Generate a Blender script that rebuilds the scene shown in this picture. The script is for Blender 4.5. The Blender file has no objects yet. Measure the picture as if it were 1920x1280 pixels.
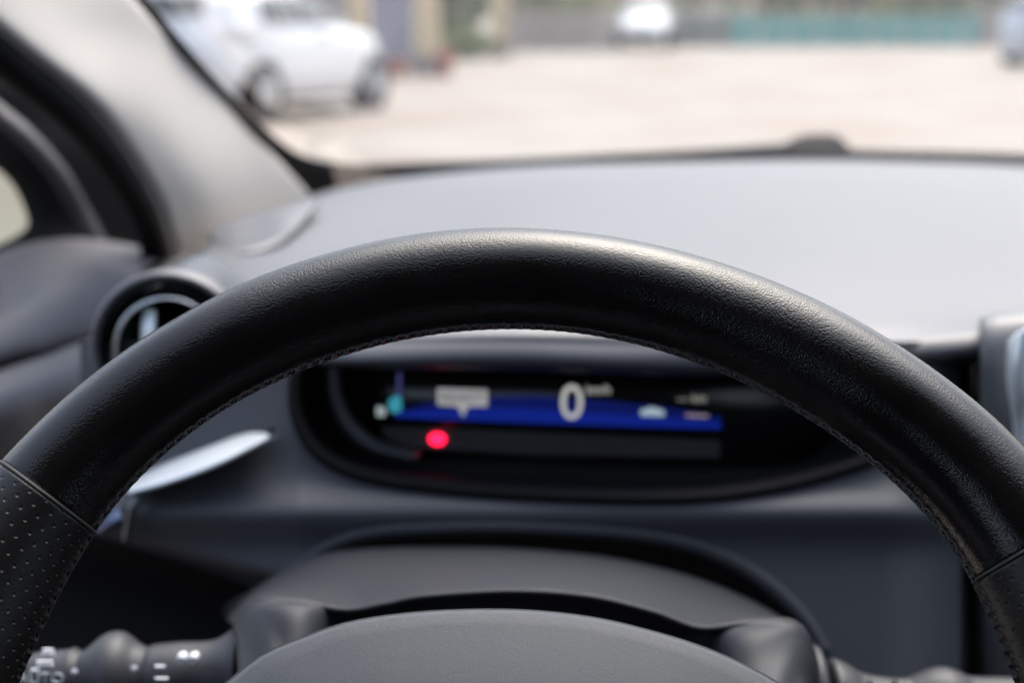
import bpy, bmesh, math, random
from mathutils import Vector, Matrix
random.seed(7)
S = bpy.context.scene
COL = S.collection
# ------------------------------------------------------------------ camera, sky, sun, exposure
FPX, PITCH, H = 2800.0, math.atan(610 / 2800.0), 1.25
cd = bpy.data.cameras.new('camera'); cam = bpy.data.objects.new('camera', cd); COL.objects.link(cam)
cd.sensor_width = 36; cd.lens = FPX / 1920 * 36
cam.location = (0, 0, H); cam.rotation_euler = (math.pi / 2 - PITCH, 0, 0)
cd.clip_start = 0.02; cd.clip_end = 600
cd.dof.use_dof = True; cd.dof.focus_distance = 0.455; cd.dof.aperture_fstop = 7.2
S.camera = cam
SUN_EL, SUN_AZ = math.radians(62), math.radians(26)      # azimuth from +Y towards +X
w = bpy.data.worlds.new('World'); S.world = w; w.use_nodes = True
nt = w.node_tree; bg = nt.nodes['Background']
sky = nt.nodes.new('ShaderNodeTexSky'); sky.sky_type = 'NISHITA'; sky.sun_disc = False
sky.sun_elevation = SUN_EL; sky.sun_rotation = SUN_AZ; sky.air_density = 1.0; sky.dust_density = 5.0
hs = nt.nodes.new('ShaderNodeHueSaturation'); hs.inputs['Saturation'].default_value = 0.78
nt.links.new(sky.outputs[0], hs.inputs['Color']); nt.links.new(hs.outputs[0], bg.inputs[0])
bg.inputs[1].default_value = 0.15
sl = bpy.data.lights.new('sun', 'SUN'); sl.energy = 0.7; sl.angle = math.radians(60); sl.color = (1, .99, .98)
so = bpy.data.objects.new('sun', sl); COL.objects.link(so)
sd = Vector((math.sin(SUN_AZ) * math.cos(SUN_EL), math.cos(SUN_AZ) * math.cos(SUN_EL), math.sin(SUN_EL)))
so.rotation_euler = sd.to_track_quat('Z', 'Y').to_euler()
S.view_settings.view_transform = 'Standard'; S.view_settings.look = 'None'
S.view_settings.gamma = 1; S.view_settings.exposure = 1.55
S.view_settings.use_curve_mapping = False
S.render.engine = 'CYCLES'
S.cycles.use_denoising = True; S.cycles.max_bounces = 10; S.cycles.transparent_max_bounces = 16
S.cycles.sample_clamp_indirect = 6; S.cycles.caustics_reflective = False; S.cycles.caustics_refractive = False

FW = Vector((0, math.cos(PITCH), -math.sin(PITCH))); UP = Vector((0, math.sin(PITCH), math.cos(PITCH))); RT = Vector((1, 0, 0))
CAM = Vector((0, 0, H))
def W(px, py, y):
    """world point seen at photo pixel (px, py) on the upright plane y metres ahead of the driver's eye"""
    d = FW + RT * ((px - 960) / FPX) - UP * ((py - 640) / FPX)
    return CAM + d * (y / d.y)

# ------------------------------------------------------------------ materials
def mat(name, color, rough=.5, metal=0, spec=.5, noise=0, nscale=30, bump=0, bscale=400, emit=None, estr=1, coat=0, uv=False, kind='noise', sheen=0):
    m = bpy.data.materials.new(name); m.use_nodes = True; n = m.node_tree.nodes; l = m.node_tree.links
    b = n['Principled BSDF']; b.inputs['Base Color'].default_value = (*color, 1)
    b.inputs['Roughness'].default_value = rough; b.inputs['Metallic'].default_value = metal
    b.inputs['Specular IOR Level'].default_value = spec; b.inputs['Coat Weight'].default_value = coat
    b.inputs['Sheen Weight'].default_value = sheen
    tc = n.new('ShaderNodeTexCoord'); src = tc.outputs['UV' if uv else 'Object']
    if noise:
        t = n.new('ShaderNodeTexNoise'); t.inputs['Scale'].default_value = nscale; t.inputs['Detail'].default_value = 6
        l.new(src, t.inputs['Vector'])
        r = n.new('ShaderNodeValToRGB'); a = [max(0, c * (1 - noise)) for c in color]; c2 = [min(1, c * (1 + noise)) for c in color]
        r.color_ramp.elements[0].color = (*a, 1); r.color_ramp.elements[1].color = (*c2, 1)
        r.color_ramp.elements[0].position = .3; r.color_ramp.elements[1].position = .7
        l.new(t.outputs['Fac'], r.inputs[0]); l.new(r.outputs[0], b.inputs['Base Color'])
    if bump:
        if kind == 'noise':
            t = n.new('ShaderNodeTexNoise'); t.inputs['Scale'].default_value = bscale; t.inputs['Detail'].default_value = 3; o = t.outputs['Fac']
        else:
            t = n.new('ShaderNodeTexVoronoi'); t.feature = 'SMOOTH_F1'; t.inputs['Scale'].default_value = bscale
            t.inputs['Smoothness'].default_value = .3; o = t.outputs['Distance']
        l.new(src, t.inputs['Vector'])
        bp = n.new('ShaderNodeBump'); bp.inputs['Strength'].default_value = bump; bp.inputs['Distance'].default_value = .0005
        if kind != 'noise': bp.invert = True
        l.new(o, bp.inputs['Height']); l.new(bp.outputs[0], b.inputs['Normal'])
    if emit:
        b.inputs['Emission Color'].default_value = (*emit, 1); b.inputs['Emission Strength'].default_value = estr
    return m
def glass(name, tint, refl=1.0):
    m = bpy.data.materials.new(name); m.use_nodes = True; n = m.node_tree.nodes; l = m.node_tree.links
    n.remove(n['Principled BSDF']); out = n['Material Output']
    t = n.new('ShaderNodeBsdfTransparent'); t.inputs[0].default_value = (*tint, 1)
    g = n.new('ShaderNodeBsdfGlossy'); g.inputs['Roughness'].default_value = .02
    f = n.new('ShaderNodeFresnel'); f.inputs[0].default_value = 1.4
    mu = n.new('ShaderNodeMath'); mu.operation = 'MULTIPLY'; mu.inputs[1].default_value = refl; mu.use_clamp = True
    mx = n.new('ShaderNodeMixShader'); l.new(f.outputs[0], mu.inputs[0]); l.new(mu.outputs[0], mx.inputs[0])
    l.new(t.outputs[0], mx.inputs[1]); l.new(g.outputs[0], mx.inputs[2]); l.new(mx.outputs[0], out.inputs[0])
    return m
M = dict(
    dash=mat('dash_top_grained_plastic', (.048, .050, .063), .46, spec=.84, noise=.06, nscale=9, bump=.25, bscale=1500),
    fascia=mat('fascia_soft_grey_plastic', (.054, .058, .068), .55, noise=.05, nscale=12, bump=.2, bscale=1500),
    shroud=mat('shroud_grey_plastic', (.024, .026, .032), .5, spec=.22, noise=.04, nscale=20, bump=.2, bscale=1600),
    stalkp=mat('stalk_grey_plastic', (.032, .033, .038), .5, noise=.04, nscale=20, bump=.2, bscale=1600),
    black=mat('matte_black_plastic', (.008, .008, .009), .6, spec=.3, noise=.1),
    gloss=mat('gloss_black_plastic', (.006, .006, .007), .18, spec=.4, noise=.1),
    rubber=mat('black_rubber', (.006, .006, .007), .8, spec=.15, noise=.1),
    doorp=mat('door_grey_plastic', (.060, .060, .068), .55, noise=.05, bump=.2, bscale=1300),
    pillar=mat('beige_fabric_trim', (.56, .53, .495), .85, spec=.2, noise=.02, nscale=8),
    head=mat('headliner_fabric', (.20, .195, .185), .9, spec=.1, noise=.05),
    chrome=mat('satin_chrome', (.75, .77, .79), .22, 1, noise=.03),
    silver=mat('bright_silver_trim', (.82, .87, .90), .30, .4, noise=.03),
    dim=mat('dark_satin_ring', (.16, .17, .18), .3, .8, noise=.03),
    frit=mat('black_glass_border', (.004, .004, .005), .7, spec=.12, noise=.1),
    seat=mat('cabin_dark_fabric', (.035, .035, .038), .9, spec=.1, noise=.1),
    thread=mat('black_leather_thread', (.012, .0115, .011), .6, noise=.2, nscale=3000),
    mark=mat('white_printed_marks', (.75, .77, .80), .5, noise=.03),
    airbag=mat('airbag_cover_grained_plastic', (.084, .090, .101), .52, spec=.45, noise=.07, nscale=14, bump=.28, bscale=3000, kind='v'),
    glassw=glass('windscreen_glass', (.93, .95, .94), .25),
    glasss=glass('tinted_side_glass', (.46, .52, .47), .4),
)
def leather(perf):
    m = mat('perforated_leather' if perf else 'smooth_leather', (.0045, .0043, .0046), .24 if not perf else .40, spec=.42, noise=.25, nscale=60)
    n = m.node_tree.nodes; l = m.node_tree.links; b = n['Principled BSDF']
    tc = n.new('ShaderNodeTexCoord')
    v = n.new('ShaderNodeTexVoronoi'); v.feature = 'SMOOTH_F1'; v.inputs['Scale'].default_value = 1650; v.inputs['Smoothness'].default_value = .25
    wn = n.new('ShaderNodeTexNoise'); wn.inputs['Scale'].default_value = 130; wn.inputs['Detail'].default_value = 4
    l.new(tc.outputs['Object'], v.inputs['Vector']); l.new(tc.outputs['Object'], wn.inputs['Vector'])
    # grain strength fades in and out over the worn places
    wr = n.new('ShaderNodeTexNoise'); wr.inputs['Scale'].default_value = 22; l.new(tc.outputs['Object'], wr.inputs['Vector'])
    mr = n.new('ShaderNodeMapRange'); mr.inputs[1].default_value = .35; mr.inputs[2].default_value = .65; mr.inputs[3].default_value = .35; mr.inputs[4].default_value = 1.0
    l.new(wr.outputs['Fac'], mr.inputs[0])
    rr = n.new('ShaderNodeMapRange'); rr.inputs[1].default_value = .3; rr.inputs[2].default_value = .7; rr.inputs[3].default_value = .16 if not perf else .34; rr.inputs[4].default_value = .24 if not perf else .44
    l.new(wr.outputs['Fac'], rr.inputs[0]); l.new(rr.outputs[0], b.inputs['Roughness'])
    ms = n.new('ShaderNodeMath'); ms.operation = 'MULTIPLY'; ms.inputs[1].default_value = .75 if not perf else .35; l.new(mr.outputs[0], ms.inputs[0])
    b1 = n.new('ShaderNodeBump'); b1.invert = True; b1.inputs['Distance'].default_value = .00019
    l.new(ms.outputs[0], b1.inputs['Strength']); l.new(v.outputs['Distance'], b1.inputs['Height'])
    b2 = n.new('ShaderNodeBump'); b2.inputs['Distance'].default_value = .0010; b2.inputs['Strength'].default_value = .03
    l.new(wn.outputs['Fac'], b2.inputs['Height']); l.new(b1.outputs[0], b2.inputs['Normal'])
    last = b2
    if perf:
        mp = n.new('ShaderNodeMapping'); mp.inputs['Rotation'].default_value = (0, 0, math.radians(38)); l.new(tc.outputs['UV'], mp.inputs['Vector'])
        pv = n.new('ShaderNodeTexVoronoi'); pv.voronoi_dimensions = '2D'; pv.inputs['Scale'].default_value = 1 / .0037; pv.inputs['Randomness'].default_value = .06
        l.new(mp.outputs[0], pv.inputs['Vector'])
        q = n.new('ShaderNodeMapRange'); q.inputs[1].default_value = .09; q.inputs[2].default_value = .16; l.new(pv.outputs['Distance'], q.inputs[0])
        b3 = n.new('ShaderNodeBump'); b3.inputs['Distance'].default_value = .0008; b3.inputs['Strength'].default_value = 1
        l.new(q.outputs[0], b3.inputs['Height']); l.new(b2.outputs[0], b3.inputs['Normal']); last = b3
    l.new(last.outputs[0], b.inputs['Normal'])
    return m
M['leather'] = leather(False); M['perf'] = leather(True)
def emis(name, c, s):
    return mat(name, (0, 0, 0), .5, emit=c, estr=s)

# ------------------------------------------------------------------ builders
def link(o, parent=None):
    COL.objects.link(o)
    if parent: o.parent = parent
    return o
def thing(name, label, cat, loc=(0, 0, 0), rot=(0, 0, 0), group=None):
    o = bpy.data.objects.new(name, None); o.location = loc; o.rotation_euler = rot; o.empty_display_size = .02
    COL.objects.link(o); o['label'] = label; o['category'] = cat
    if group: o['group'] = group
    return o
def origin(p):
    v = Vector((0, 0, 0))
    while p: v += p.location; p = p.parent
    return v
def mesh_obj(name, verts, faces, m, parent=None, smooth=True, world=True, uvs=None):
    off = origin(parent) if (parent and world) else Vector((0, 0, 0))
    me = bpy.data.meshes.new(name); me.from_pydata([tuple(Vector(v) - off) for v in verts], [], faces); me.update()
    if uvs:
        ul = me.uv_layers.new(name='UVMap')
        for lp in me.loops: ul.data[lp.index].uv = uvs[lp.vertex_index]
    bm = bmesh.new(); bm.from_mesh(me); bmesh.ops.recalc_face_normals(bm, faces=bm.faces); bm.to_mesh(me); bm.free()
    for p in me.polygons: p.use_smooth = smooth
    me.materials.append(m if not isinstance(m, str) else M[m])
    return link(bpy.data.objects.new(name, me), parent)
def cat(P, t):
    n = len(P) - 1; x = t * n; i = min(int(x), n - 1); f = x - i
    p1, p2 = P[i], P[i + 1]; p0 = P[i - 1] if i > 0 else p1 * 2 - p2; p3 = P[i + 2] if i + 2 <= n else p2 * 2 - p1
    return .5 * ((2 * p1) + (p2 - p0) * f + (2 * p0 - 5 * p1 + 4 * p2 - p3) * f * f + (3 * p1 - p0 - 3 * p2 + p3) * f ** 3)
def resample(P, n):
    P = [Vector(p) for p in P]
    L = [0]
    for a, b in zip(P, P[1:]): L.append(L[-1] + (b - a).length)
    out = []
    for k in range(n):
        s = L[-1] * k / (n - 1); i = 0
        while i < len(L) - 2 and L[i + 1] < s: i += 1
        f = (s - L[i]) / max(1e-9, L[i + 1] - L[i]); out.append(cat(P, (i + min(1, f)) / (len(P) - 1)))
    return out
def loft(name, rows, m, parent=None, nu=40, nv=None, thick=0, world=True, smooth_v=True, closed=False):
    R_ = [resample(r, nu) for r in rows]
    nv = nv or (len(rows) - 1) * 6 + 1
    if smooth_v:
        cols = [resample([R_[j][i] for j in range(len(R_))], nv) if False else [cat([R_[j][i] for j in range(len(R_))], k / (nv - 1)) for k in range(nv)] for i in range(nu)]
    else:
        cols = [[R_[j][i] for j in range(len(R_))] for i in range(nu)]; nv = len(R_)
    V = [c[k] for c in cols for k in range(nv)]
    F_ = [(i * nv + k, (i + 1) * nv + k, (i + 1) * nv + k + 1, i * nv + k + 1) for i in range(nu - 1) for k in range(nv - 1)]
    o = mesh_obj(name, V, F_, m, parent, world=world)
    if thick:
        s = o.modifiers.new('s', 'SOLIDIFY'); s.thickness = thick; s.offset = 0
    return o
def tube(name, P, r, m, parent=None, n=60, k=12, world=True, flat=1.0, caps=True):
    P = resample(P, n) if len(P) > 2 else [Vector(P[0]).lerp(Vector(P[1]), i / (n - 1)) for i in range(n)]
    V = []; F_ = []
    ref = Vector((0, 0, 1))
    for i, p in enumerate(P):
        t = (P[min(i + 1, n - 1)] - P[max(i - 1, 0)]).normalized()
        a = t.cross(ref)
        if a.length < .05: a = t.cross(Vector((1, 0, 0)))
        a.normalize(); b = a.cross(t)
        rr = r(i / (n - 1)) if callable(r) else r
        for j in range(k):
            an = 2 * math.pi * j / k; V.append(p + a * math.cos(an) * rr + b * math.sin(an) * rr * flat)
    for i in range(n - 1):
        for j in range(k): F_.append((i * k + j, i * k + (j + 1) % k, (i + 1) * k + (j + 1) % k, (i + 1) * k + j))
    if caps: F_ += [tuple(range(k - 1, -1, -1)), tuple(range((n - 1) * k, n * k))]
    return mesh_obj(name, V, F_, m, parent, world=world)
def rings(name, loops, m, parent=None, cap0=False, cap1=False, world=True, smooth=True):
    """closed loops of equal length joined one to the next"""
    n = len(loops[0]); V = [p for L in loops for p in L]; F_ = []
    for i in range(len(loops) - 1):
        for j in range(n): F_.append((i * n + j, i * n + (j + 1) % n, (i + 1) * n + (j + 1) % n, (i + 1) * n + j))
    if cap0: F_.append(tuple(range(n)))
    if cap1: F_.append(tuple(range((len(loops) - 1) * n, len(loops) * n)))
    return mesh_obj(name, V, F_, m, parent, world=world, smooth=smooth)
def box(name, lo, hi, m, parent=None, bevel=0):
    x0, y0, z0 = lo; x1, y1, z1 = hi
    V = [(x, y, z) for x in (x0, x1) for y in (y0, y1) for z in (z0, z1)]
    F_ = [(0, 1, 3, 2), (4, 6, 7, 5), (0, 4, 5, 1), (2, 3, 7, 6), (0, 2, 6, 4), (1, 5, 7, 3)]
    o = mesh_obj(name, V, F_, m, parent, smooth=False)
    if bevel:
        b = o.modifiers.new('b', 'BEVEL'); b.width = bevel; b.segments = 3
    return o
def closed_px(pts, n):
    """smooth closed outline through photo points, n samples, as (px,py)"""
    P = [Vector((a, b, 0)) for a, b in pts]; N = len(P); d = []
    for k in range(N * 20):
        x = k / 20; i = int(x); f = x - i
        p0, p1, p2, p3 = P[(i - 1) % N], P[i % N], P[(i + 1) % N], P[(i + 2) % N]
        d.append(.5 * ((2 * p1) + (p2 - p0) * f + (2 * p0 - 5 * p1 + 4 * p2 - p3) * f * f + (3 * p1 - p0 - 3 * p2 + p3) * f ** 3))
    d.append(d[0]); L = [0]
    for a, b in zip(d, d[1:]): L.append(L[-1] + (b - a).length)
    out = []; i = 0
    for k in range(n):
        s = L[-1] * k / n
        while L[i + 1] < s: i += 1
        f = (s - L[i]) / max(1e-9, L[i + 1] - L[i]); out.append(d[i].lerp(d[i + 1], f))
    return [(p.x, p.y) for p in out]
def inset(pts, a):
    n = len(pts); out = []
    area = sum(pts[i][0] * pts[(i + 1) % n][1] - pts[(i + 1) % n][0] * pts[i][1] for i in range(n))
    s = 1 if area > 0 else -1
    for i in range(n):
        x0, y0 = pts[i - 1]; x1, y1 = pts[(i + 1) % n]; dx, dy = x1 - x0, y1 - y0; L = math.hypot(dx, dy) or 1
        out.append((pts[i][0] - s * dy / L * a, pts[i][1] + s * dx / L * a))
    return out
def inside(x, y, poly):
    c = False; n = len(poly); j = n - 1
    for i in range(n):
        xi, yi = poly[i]; xj, yj = poly[j]
        if (yi > y) != (yj > y) and x < (xj - xi) * (y - yi) / (yj - yi) + xi: c = not c
        j = i
    return c
def text(name, s, size, m, parent, loc, rot=(math.pi / 2, 0, 0), depth=.0002, align='CENTER'):
    cu = bpy.data.curves.new(name, 'FONT'); cu.body = s; cu.size = size; cu.extrude = depth; cu.align_x = align; cu.align_y = 'CENTER'
    t = bpy.data.objects.new(name, cu); COL.objects.link(t)
    me = bpy.data.meshes.new_from_object(t.evaluated_get(bpy.context.evaluated_depsgraph_get())); COL.objects.unlink(t)
    me.materials.clear(); me.materials.append(m)
    o = link(bpy.data.objects.new(name, me), parent); o.location = Vector(loc) - origin(parent); o.rotation_euler = rot
    return o
def struct(o): o['kind'] = 'structure'; return o

# ================================================================== OUTSIDE
def gz(y): return 0 if y < 14 else (y - 14) * .009
# ground: one sheet, gently rising away from the car
gm = bpy.data.materials.new('beige_paving'); gm.use_nodes = True
n = gm.node_tree.nodes; l = gm.node_tree.links; b = n['Principled BSDF']; b.inputs['Roughness'].default_value = .85
tc = n.new('ShaderNodeTexCoord'); br = n.new('ShaderNodeTexBrick'); br.inputs['Scale'].default_value = 2.2
br.inputs['Color1'].default_value = (.325, .298, .268, 1); br.inputs['Color2'].default_value = (.345, .322, .295, 1); br.inputs['Mortar'].default_value = (.30, .27, .24, 1)
br.inputs['Mortar Size'].default_value = .012; l.new(tc.outputs['Object'], br.inputs['Vector'])
no = n.new('ShaderNodeTexNoise'); no.inputs['Scale'].default_value = .45; no.inputs['Detail'].default_value = 5; l.new(tc.outputs['Object'], no.inputs['Vector'])
rp = n.new('ShaderNodeValToRGB'); rp.color_ramp.elements[0].color = (.86, .75, .69, 1); rp.color_ramp.elements[1].color = (1, .99, .95, 1)
rp.color_ramp.elements[0].position = .38; rp.color_ramp.elements[1].position = .62
l.new(no.outputs['Fac'], rp.inputs[0]); mx = n.new('ShaderNodeMixRGB'); mx.blend_type = 'MULTIPLY'; mx.inputs[0].default_value = 1
l.new(br.outputs['Color'], mx.inputs[1]); l.new(rp.outputs[0], mx.inputs[2]); l.new(mx.outputs[0], b.inputs['Base Color'])
ys = [-60, -20, 0, 8, 14, 20, 30, 40, 50, 60, 80, 120, 250, 480]
gv = [(x, y, gz(y)) for y in ys for x in (-300, -40, 0, 40, 300)]
gf = [(j * 5 + i, j * 5 + i + 1, j * 5 + i + 6, j * 5 + i + 5) for j in range(len(ys) - 1) for i in range(4)]
struct(mesh_obj('ground', gv, gf, gm, smooth=False))

# ---- parked cars: horizontal loops of a rounded outline stacked up, windows laid on that surface
def car(name, label, x, y, heading, paint, lv, wheel_r=.31, track=.785, axles=(-1.32, 1.28), rear=True, light='red'):
    t = thing(name, label, 'car', (x, y, gz(y) + .0), (0, 0, heading))
    pm = mat(name + '_paint', paint, .25, coat=.6, noise=.02)
    def lvl(z):
        for a, b_ in zip(lv, lv[1:]):
            if a[0] <= z <= b_[0]:
                f = (z - a[0]) / (b_[0] - a[0]); return [a[i] + (b_[i] - a[i]) * f for i in range(4)]
        return list(lv[-1])
    E_ = 3.4
    def pt(z, an, off=0):
        _, yr, yf, hw = lvl(z); c, s = math.cos(an), math.sin(an)
        return Vector(((hw + off) * math.copysign(abs(c) ** (2 / E_), c), (yr + yf) / 2 + ((yf - yr) / 2 + off) * math.copysign(abs(s) ** (2 / E_), s), z))
    zs = []
    for a, b_ in zip(lv, lv[1:]): zs += [a[0] + (b_[0] - a[0]) * k / 5 for k in range(5)]
    zs.append(lv[-1][0])
    rings('body', [[pt(z, 2 * math.pi * j / 72) for j in range(72)] for z in zs], pm, t, True, True, world=False)
    gl = M['carglass']
    def side(yy, z, sgn, off=.012):
        _, yr, yf, hw = lvl(z); q = min(.98, abs((yy - (yr + yf) / 2) / ((yf - yr) / 2))); return Vector((sgn * ((hw) * (1 - q ** E_) ** (1 / E_) + off), yy, z))
    def endp(xx, z, sgn, off=.012):
        _, yr, yf, hw = lvl(z); q = min(.98, abs(xx / hw)); return Vector((xx, (yr + yf) / 2 + sgn * ((yf - yr) / 2 * (1 - q ** E_) ** (1 / E_) + off), z))
    def patch(nm, fn, quad, m, parent=t, N=8):
        (a0, z0), (a1, z1), (a2, z2), (a3, z3) = quad   # bottom a0->a1, top a3->a2
        V = []; 
        for i in range(N + 1):
            for j in range(N + 1):
                u, v = i / N, j / N
                A = (a0 + (a1 - a0) * u) * (1 - v) + (a3 + (a2 - a3) * u) * v; Z = (z0 + (z1 - z0) * u) * (1 - v) + (z3 + (z2 - z3) * u) * v
                V.append(fn(A, Z))
        F_ = [(i * (N + 1) + j, (i + 1) * (N + 1) + j, (i + 1) * (N + 1) + j + 1, i * (N + 1) + j + 1) for i in range(N) for j in range(N)]
        o = mesh_obj(nm, V, F_, m, parent, world=False); sm = o.modifiers.new('s', 'SOLIDIFY'); sm.thickness = .02; sm.offset = 0; return o
    top = lv[-1][0]; zb = lv[-4][0]
    for sg in (-1, 1):
        f = lambda a, z, sg=sg: side(a, z, sg)
        patch('side_window', f, ((-.50, zb + .05), (.30, zb + .05), (.20, top - .16), (-.50, top - .13)), gl)
        patch('side_window', f, ((.38, zb + .05), (1.05, zb + .04), (.50, top - .24), (.28, top - .17)), gl)
        patch('side_window', f, ((-1.30, zb + .07), (-.58, zb + .05), (-.58, top - .13), (-1.25, top - .17)), gl)
        patch('sill_trim', f, ((-1.0, .20), (1.0, .20), (1.0, .27), (-1.0, .27)), M['rubber'])
        patch('door_mirror', lambda a, z, sg=sg: side(a, z, sg, .10), ((.80, zb + .02), (.98, zb + .02), (.96, zb + .15), (.82, zb + .15)), pm)
        patch('door_handle', f, ((-.15, zb - .10), (.05, zb - .10), (.05, zb - .07), (-.15, zb - .07)), M['dim'])
        for ax in axles:
            wv = []
            cx = sg * track
            tyre = []
            for (rr, dx) in ((wheel_r * .55, .10), (wheel_r * .9, .11), (wheel_r, .07), (wheel_r, -.07), (wheel_r * .9, -.11)):
                tyre.append([Vector((cx + sg * dx, ax + rr * math.cos(q * math.pi / 16), wheel_r + rr * math.sin(q * math.pi / 16))) for q in range(32)])
            arch = []
            for (rr, dx) in ((wheel_r * 1.16, .090), (wheel_r * 1.16, -.1)):
                arch.append([Vector((cx + sg * dx, ax + rr * math.cos(q * math.pi / 16), wheel_r + rr * math.sin(q * math.pi / 16))) for q in range(32)])
            rings('wheel_arch', arch, M['rubber'], t, True, True, world=False)
            wh = rings('wheel', tyre, M['rubber'], t, world=False)
            rim = []
            for (rr, dx) in ((wheel_r * .64, .095), (wheel_r * .6, .112), (wheel_r * .15, .106), (.01, .12)):
                rim.append([Vector((cx + sg * dx, ax + rr * math.cos(q * math.pi / 16) * (1 if q % 6 else .97), wheel_r + rr * math.sin(q * math.pi / 16))) for q in range(32)])
            rings('rim', rim, M['alloy'], wh, world=False)
    yr = -1
    R_ = lambda a, z: endp(a, z, -1); F2 = lambda a, z: endp(a, z, 1)
    hw = lv[-2][3]
    patch('rear_window', R_, ((-hw * .70, zb + .16), (hw * .70, zb + .16), (hw * .64, top - .12), (-hw * .64, top - .12)), gl)
    patch('windscreen', F2, ((-hw * .95, zb + .05), (hw * .95, zb + .05), (hw * .85, top - .10), (-hw * .85, top - .10)), gl)
    patch('rear_bumper', R_, ((-.7, .28), (.7, .28), (.7, .42), (-.7, .42)), pm)
    patch('number_plate', R_, ((-.26, .60), (.26, .60), (.26, .71), (-.26, .71)), M['mark'])
    patch('grille', F2, ((-.45, .30), (.45, .30), (.5, .50), (-.5, .50)), M['rubber'])
    for sg in (-1, 1):
        patch('tail_light', R_, ((sg * .62, zb - .12), (sg * .84, zb - .12), (sg * .80, zb + .05), (sg * .66, zb + .05)), M['tail'])
        patch('headlight', F2, ((sg * .50, .62), (sg * .80, .64), (sg * .78, .76), (sg * .55, .73)), M['alloy'])
    return t
M['carglass'] = mat('dark_car_glass', (.13, .14, .14), .3, spec=.25, noise=.1, nscale=2)
M['alloy'] = mat('silver_alloy', (.42, .43, .45), .4, .5, noise=.1, nscale=8)
M['tail'] = mat('pale_red_lens', (.74, .70, .70), .3, noise=.05)
suv = [(.22, -2.05, 1.98, .80), (.50, -2.15, 2.08, .90), (.80, -2.14, 2.04, .90), (.97, -2.10, 1.88, .88), (1.05, -2.05, 1.15, .86), (1.40, -1.90, .35, .72), (1.54, -1.72, .05, .62), (1.58, -1.4, -.2, .50)]
hatch = [(.20, -1.85, 1.90, .78), (.48, -1.95, 2.0, .85), (.72, -1.92, 1.95, .85), (.95, -1.85, 1.15, .80), (1.35, -1.65, .40, .66), (1.47, -1.45, .05, .58), (1.50, -1.2, -.2, .45)]
gpt = W(430, 221, 18.6)
car('parked_suv', 'white SUV seen from behind parked beyond the windscreen beside the beige pillar', -3.10, 19.0, math.radians(-23), (.86, .87, .88), suv, .325)
car('parked_hatchback', 'small distant white hatchback parked at the far fence between grey and teal panels', 4.03, 46.0, math.radians(172), (.78, .80, .82), hatch, .30)
car('parked_estate', 'pale silver car at the far right end of the paved yard', 12.7, 33.5, math.radians(-70), (.55, .60, .66), suv, .32)

# ---- yard walls, pillars, fences
stone = mat('tan_brick', (.70, .56, .36), .85, noise=.25, nscale=6)
def pillar(px0, px1, y, top, label, lab=None):
    a = W(px0, 100, y).x; b_ = W(px1, 100, y).x; wd = b_ - a; z = gz(y)
    t = thing('brick_gate_pillar', label, 'pillar', ((a + b_) / 2, y, z), group='brick pillars of the yard')
    box('shaft', (a, y, z + .35), (b_, y + wd, z + top), stone, t, .01)
    box('plinth', (a - .05, y - .05, z - .05), (b_ + .05, y + wd + .05, z + .35), mat('pillar_base', (.28, .25, .23), .9, noise=.2), t, .01)
    box('cap', (a - .08, y - .08, z + top), (b_ + .08, y + wd + .08, z + top + .1), stone, t, .01)
pillar(656, 690, 30, 2.6, 'tan brick pillar right behind the bonnet of the white SUV')
pillar(776, 822, 29, 2.6, 'broad tan brick pillar with a dark plinth and clay pots at its foot')
pillar(920, 952, 38, 2.7, 'tan brick pillar where the grey slatted fence begins')
def fence(nm, px0, px1, y, h, m, label, slat, postm):
    a = W(px0, 60, y).x; b_ = W(px1, 60, y).x; z = gz(y)
    t = thing(nm, label, 'fence', ((a + b_) / 2, y, z))
    V = []; F_ = []
    x = a
    while x < b_ - .02:
        k = len(V); x1 = min(x + slat * .93, b_)
        V += [(x, y, z), (x1, y, z), (x1, y, z + h), (x, y, z + h), (x, y + .03, z), (x1, y + .03, z), (x1, y + .03, z + h), (x, y + .03, z + h)]
        F_ += [(k, k + 1, k + 2, k + 3), (k + 5, k + 4, k + 7, k + 6), (k + 3, k + 2, k + 6, k + 7), (k, k + 3, k + 7, k + 4), (k + 1, k + 5, k + 6, k + 2)]
        x += slat
    mesh_obj('slat_panel', V, F_, m, t, smooth=False)
    nposts = max(2, int((b_ - a) / 2.4) + 1)
    for i in range(nposts):
        xx = a + (b_ - a) * i / (nposts - 1); box('post', (xx - .05, y + .035, z), (xx + .05, y + .13, z + h + .08), postm, t)
    box('rail', (a, y + .035, z + h * .8), (b_, y + .075, z + h * .86), postm, t)
greyf = mat('weathered_grey_boards', (.40, .36, .33), .9, noise=.3, nscale=4); tealf = mat('teal_sheet_fence', (.16, .40, .37), .6, noise=.1, nscale=3)
violet = mat('violet_grey_metal', (.27, .29, .38), .6, noise=.1)
dkf = mat('dark_grey_green_boards', (.20, .235, .22), .9, noise=.2)
fence('yard_gate', 692, 775, 32, 2.4, violet, 'violet grey metal gate between two tan brick pillars', .30, violet)
fence('board_fence', 953, 1150, 44, 1.1, greyf, 'weathered brown grey board fence left of the distant hatchback', .22, greyf)
fence('board_fence', 1262, 1372, 48, 1.0, dkf, 'dark grey green board fence right of the distant hatchback', .25, dkf)
fence('sheet_fence', 1373, 1835, 48, .95, tealf, 'long teal sheet fence under the trees at the back of the yard', .9, tealf)
fence('board_fence', 1836, 2300, 48, 1.2, greyf, 'brown board fence behind the pale silver car', .25, greyf)
fence('board_fence', -600, 654, 34, 2.2, greyf, 'weathered board fence behind the white SUV', .25, greyf)
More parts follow.
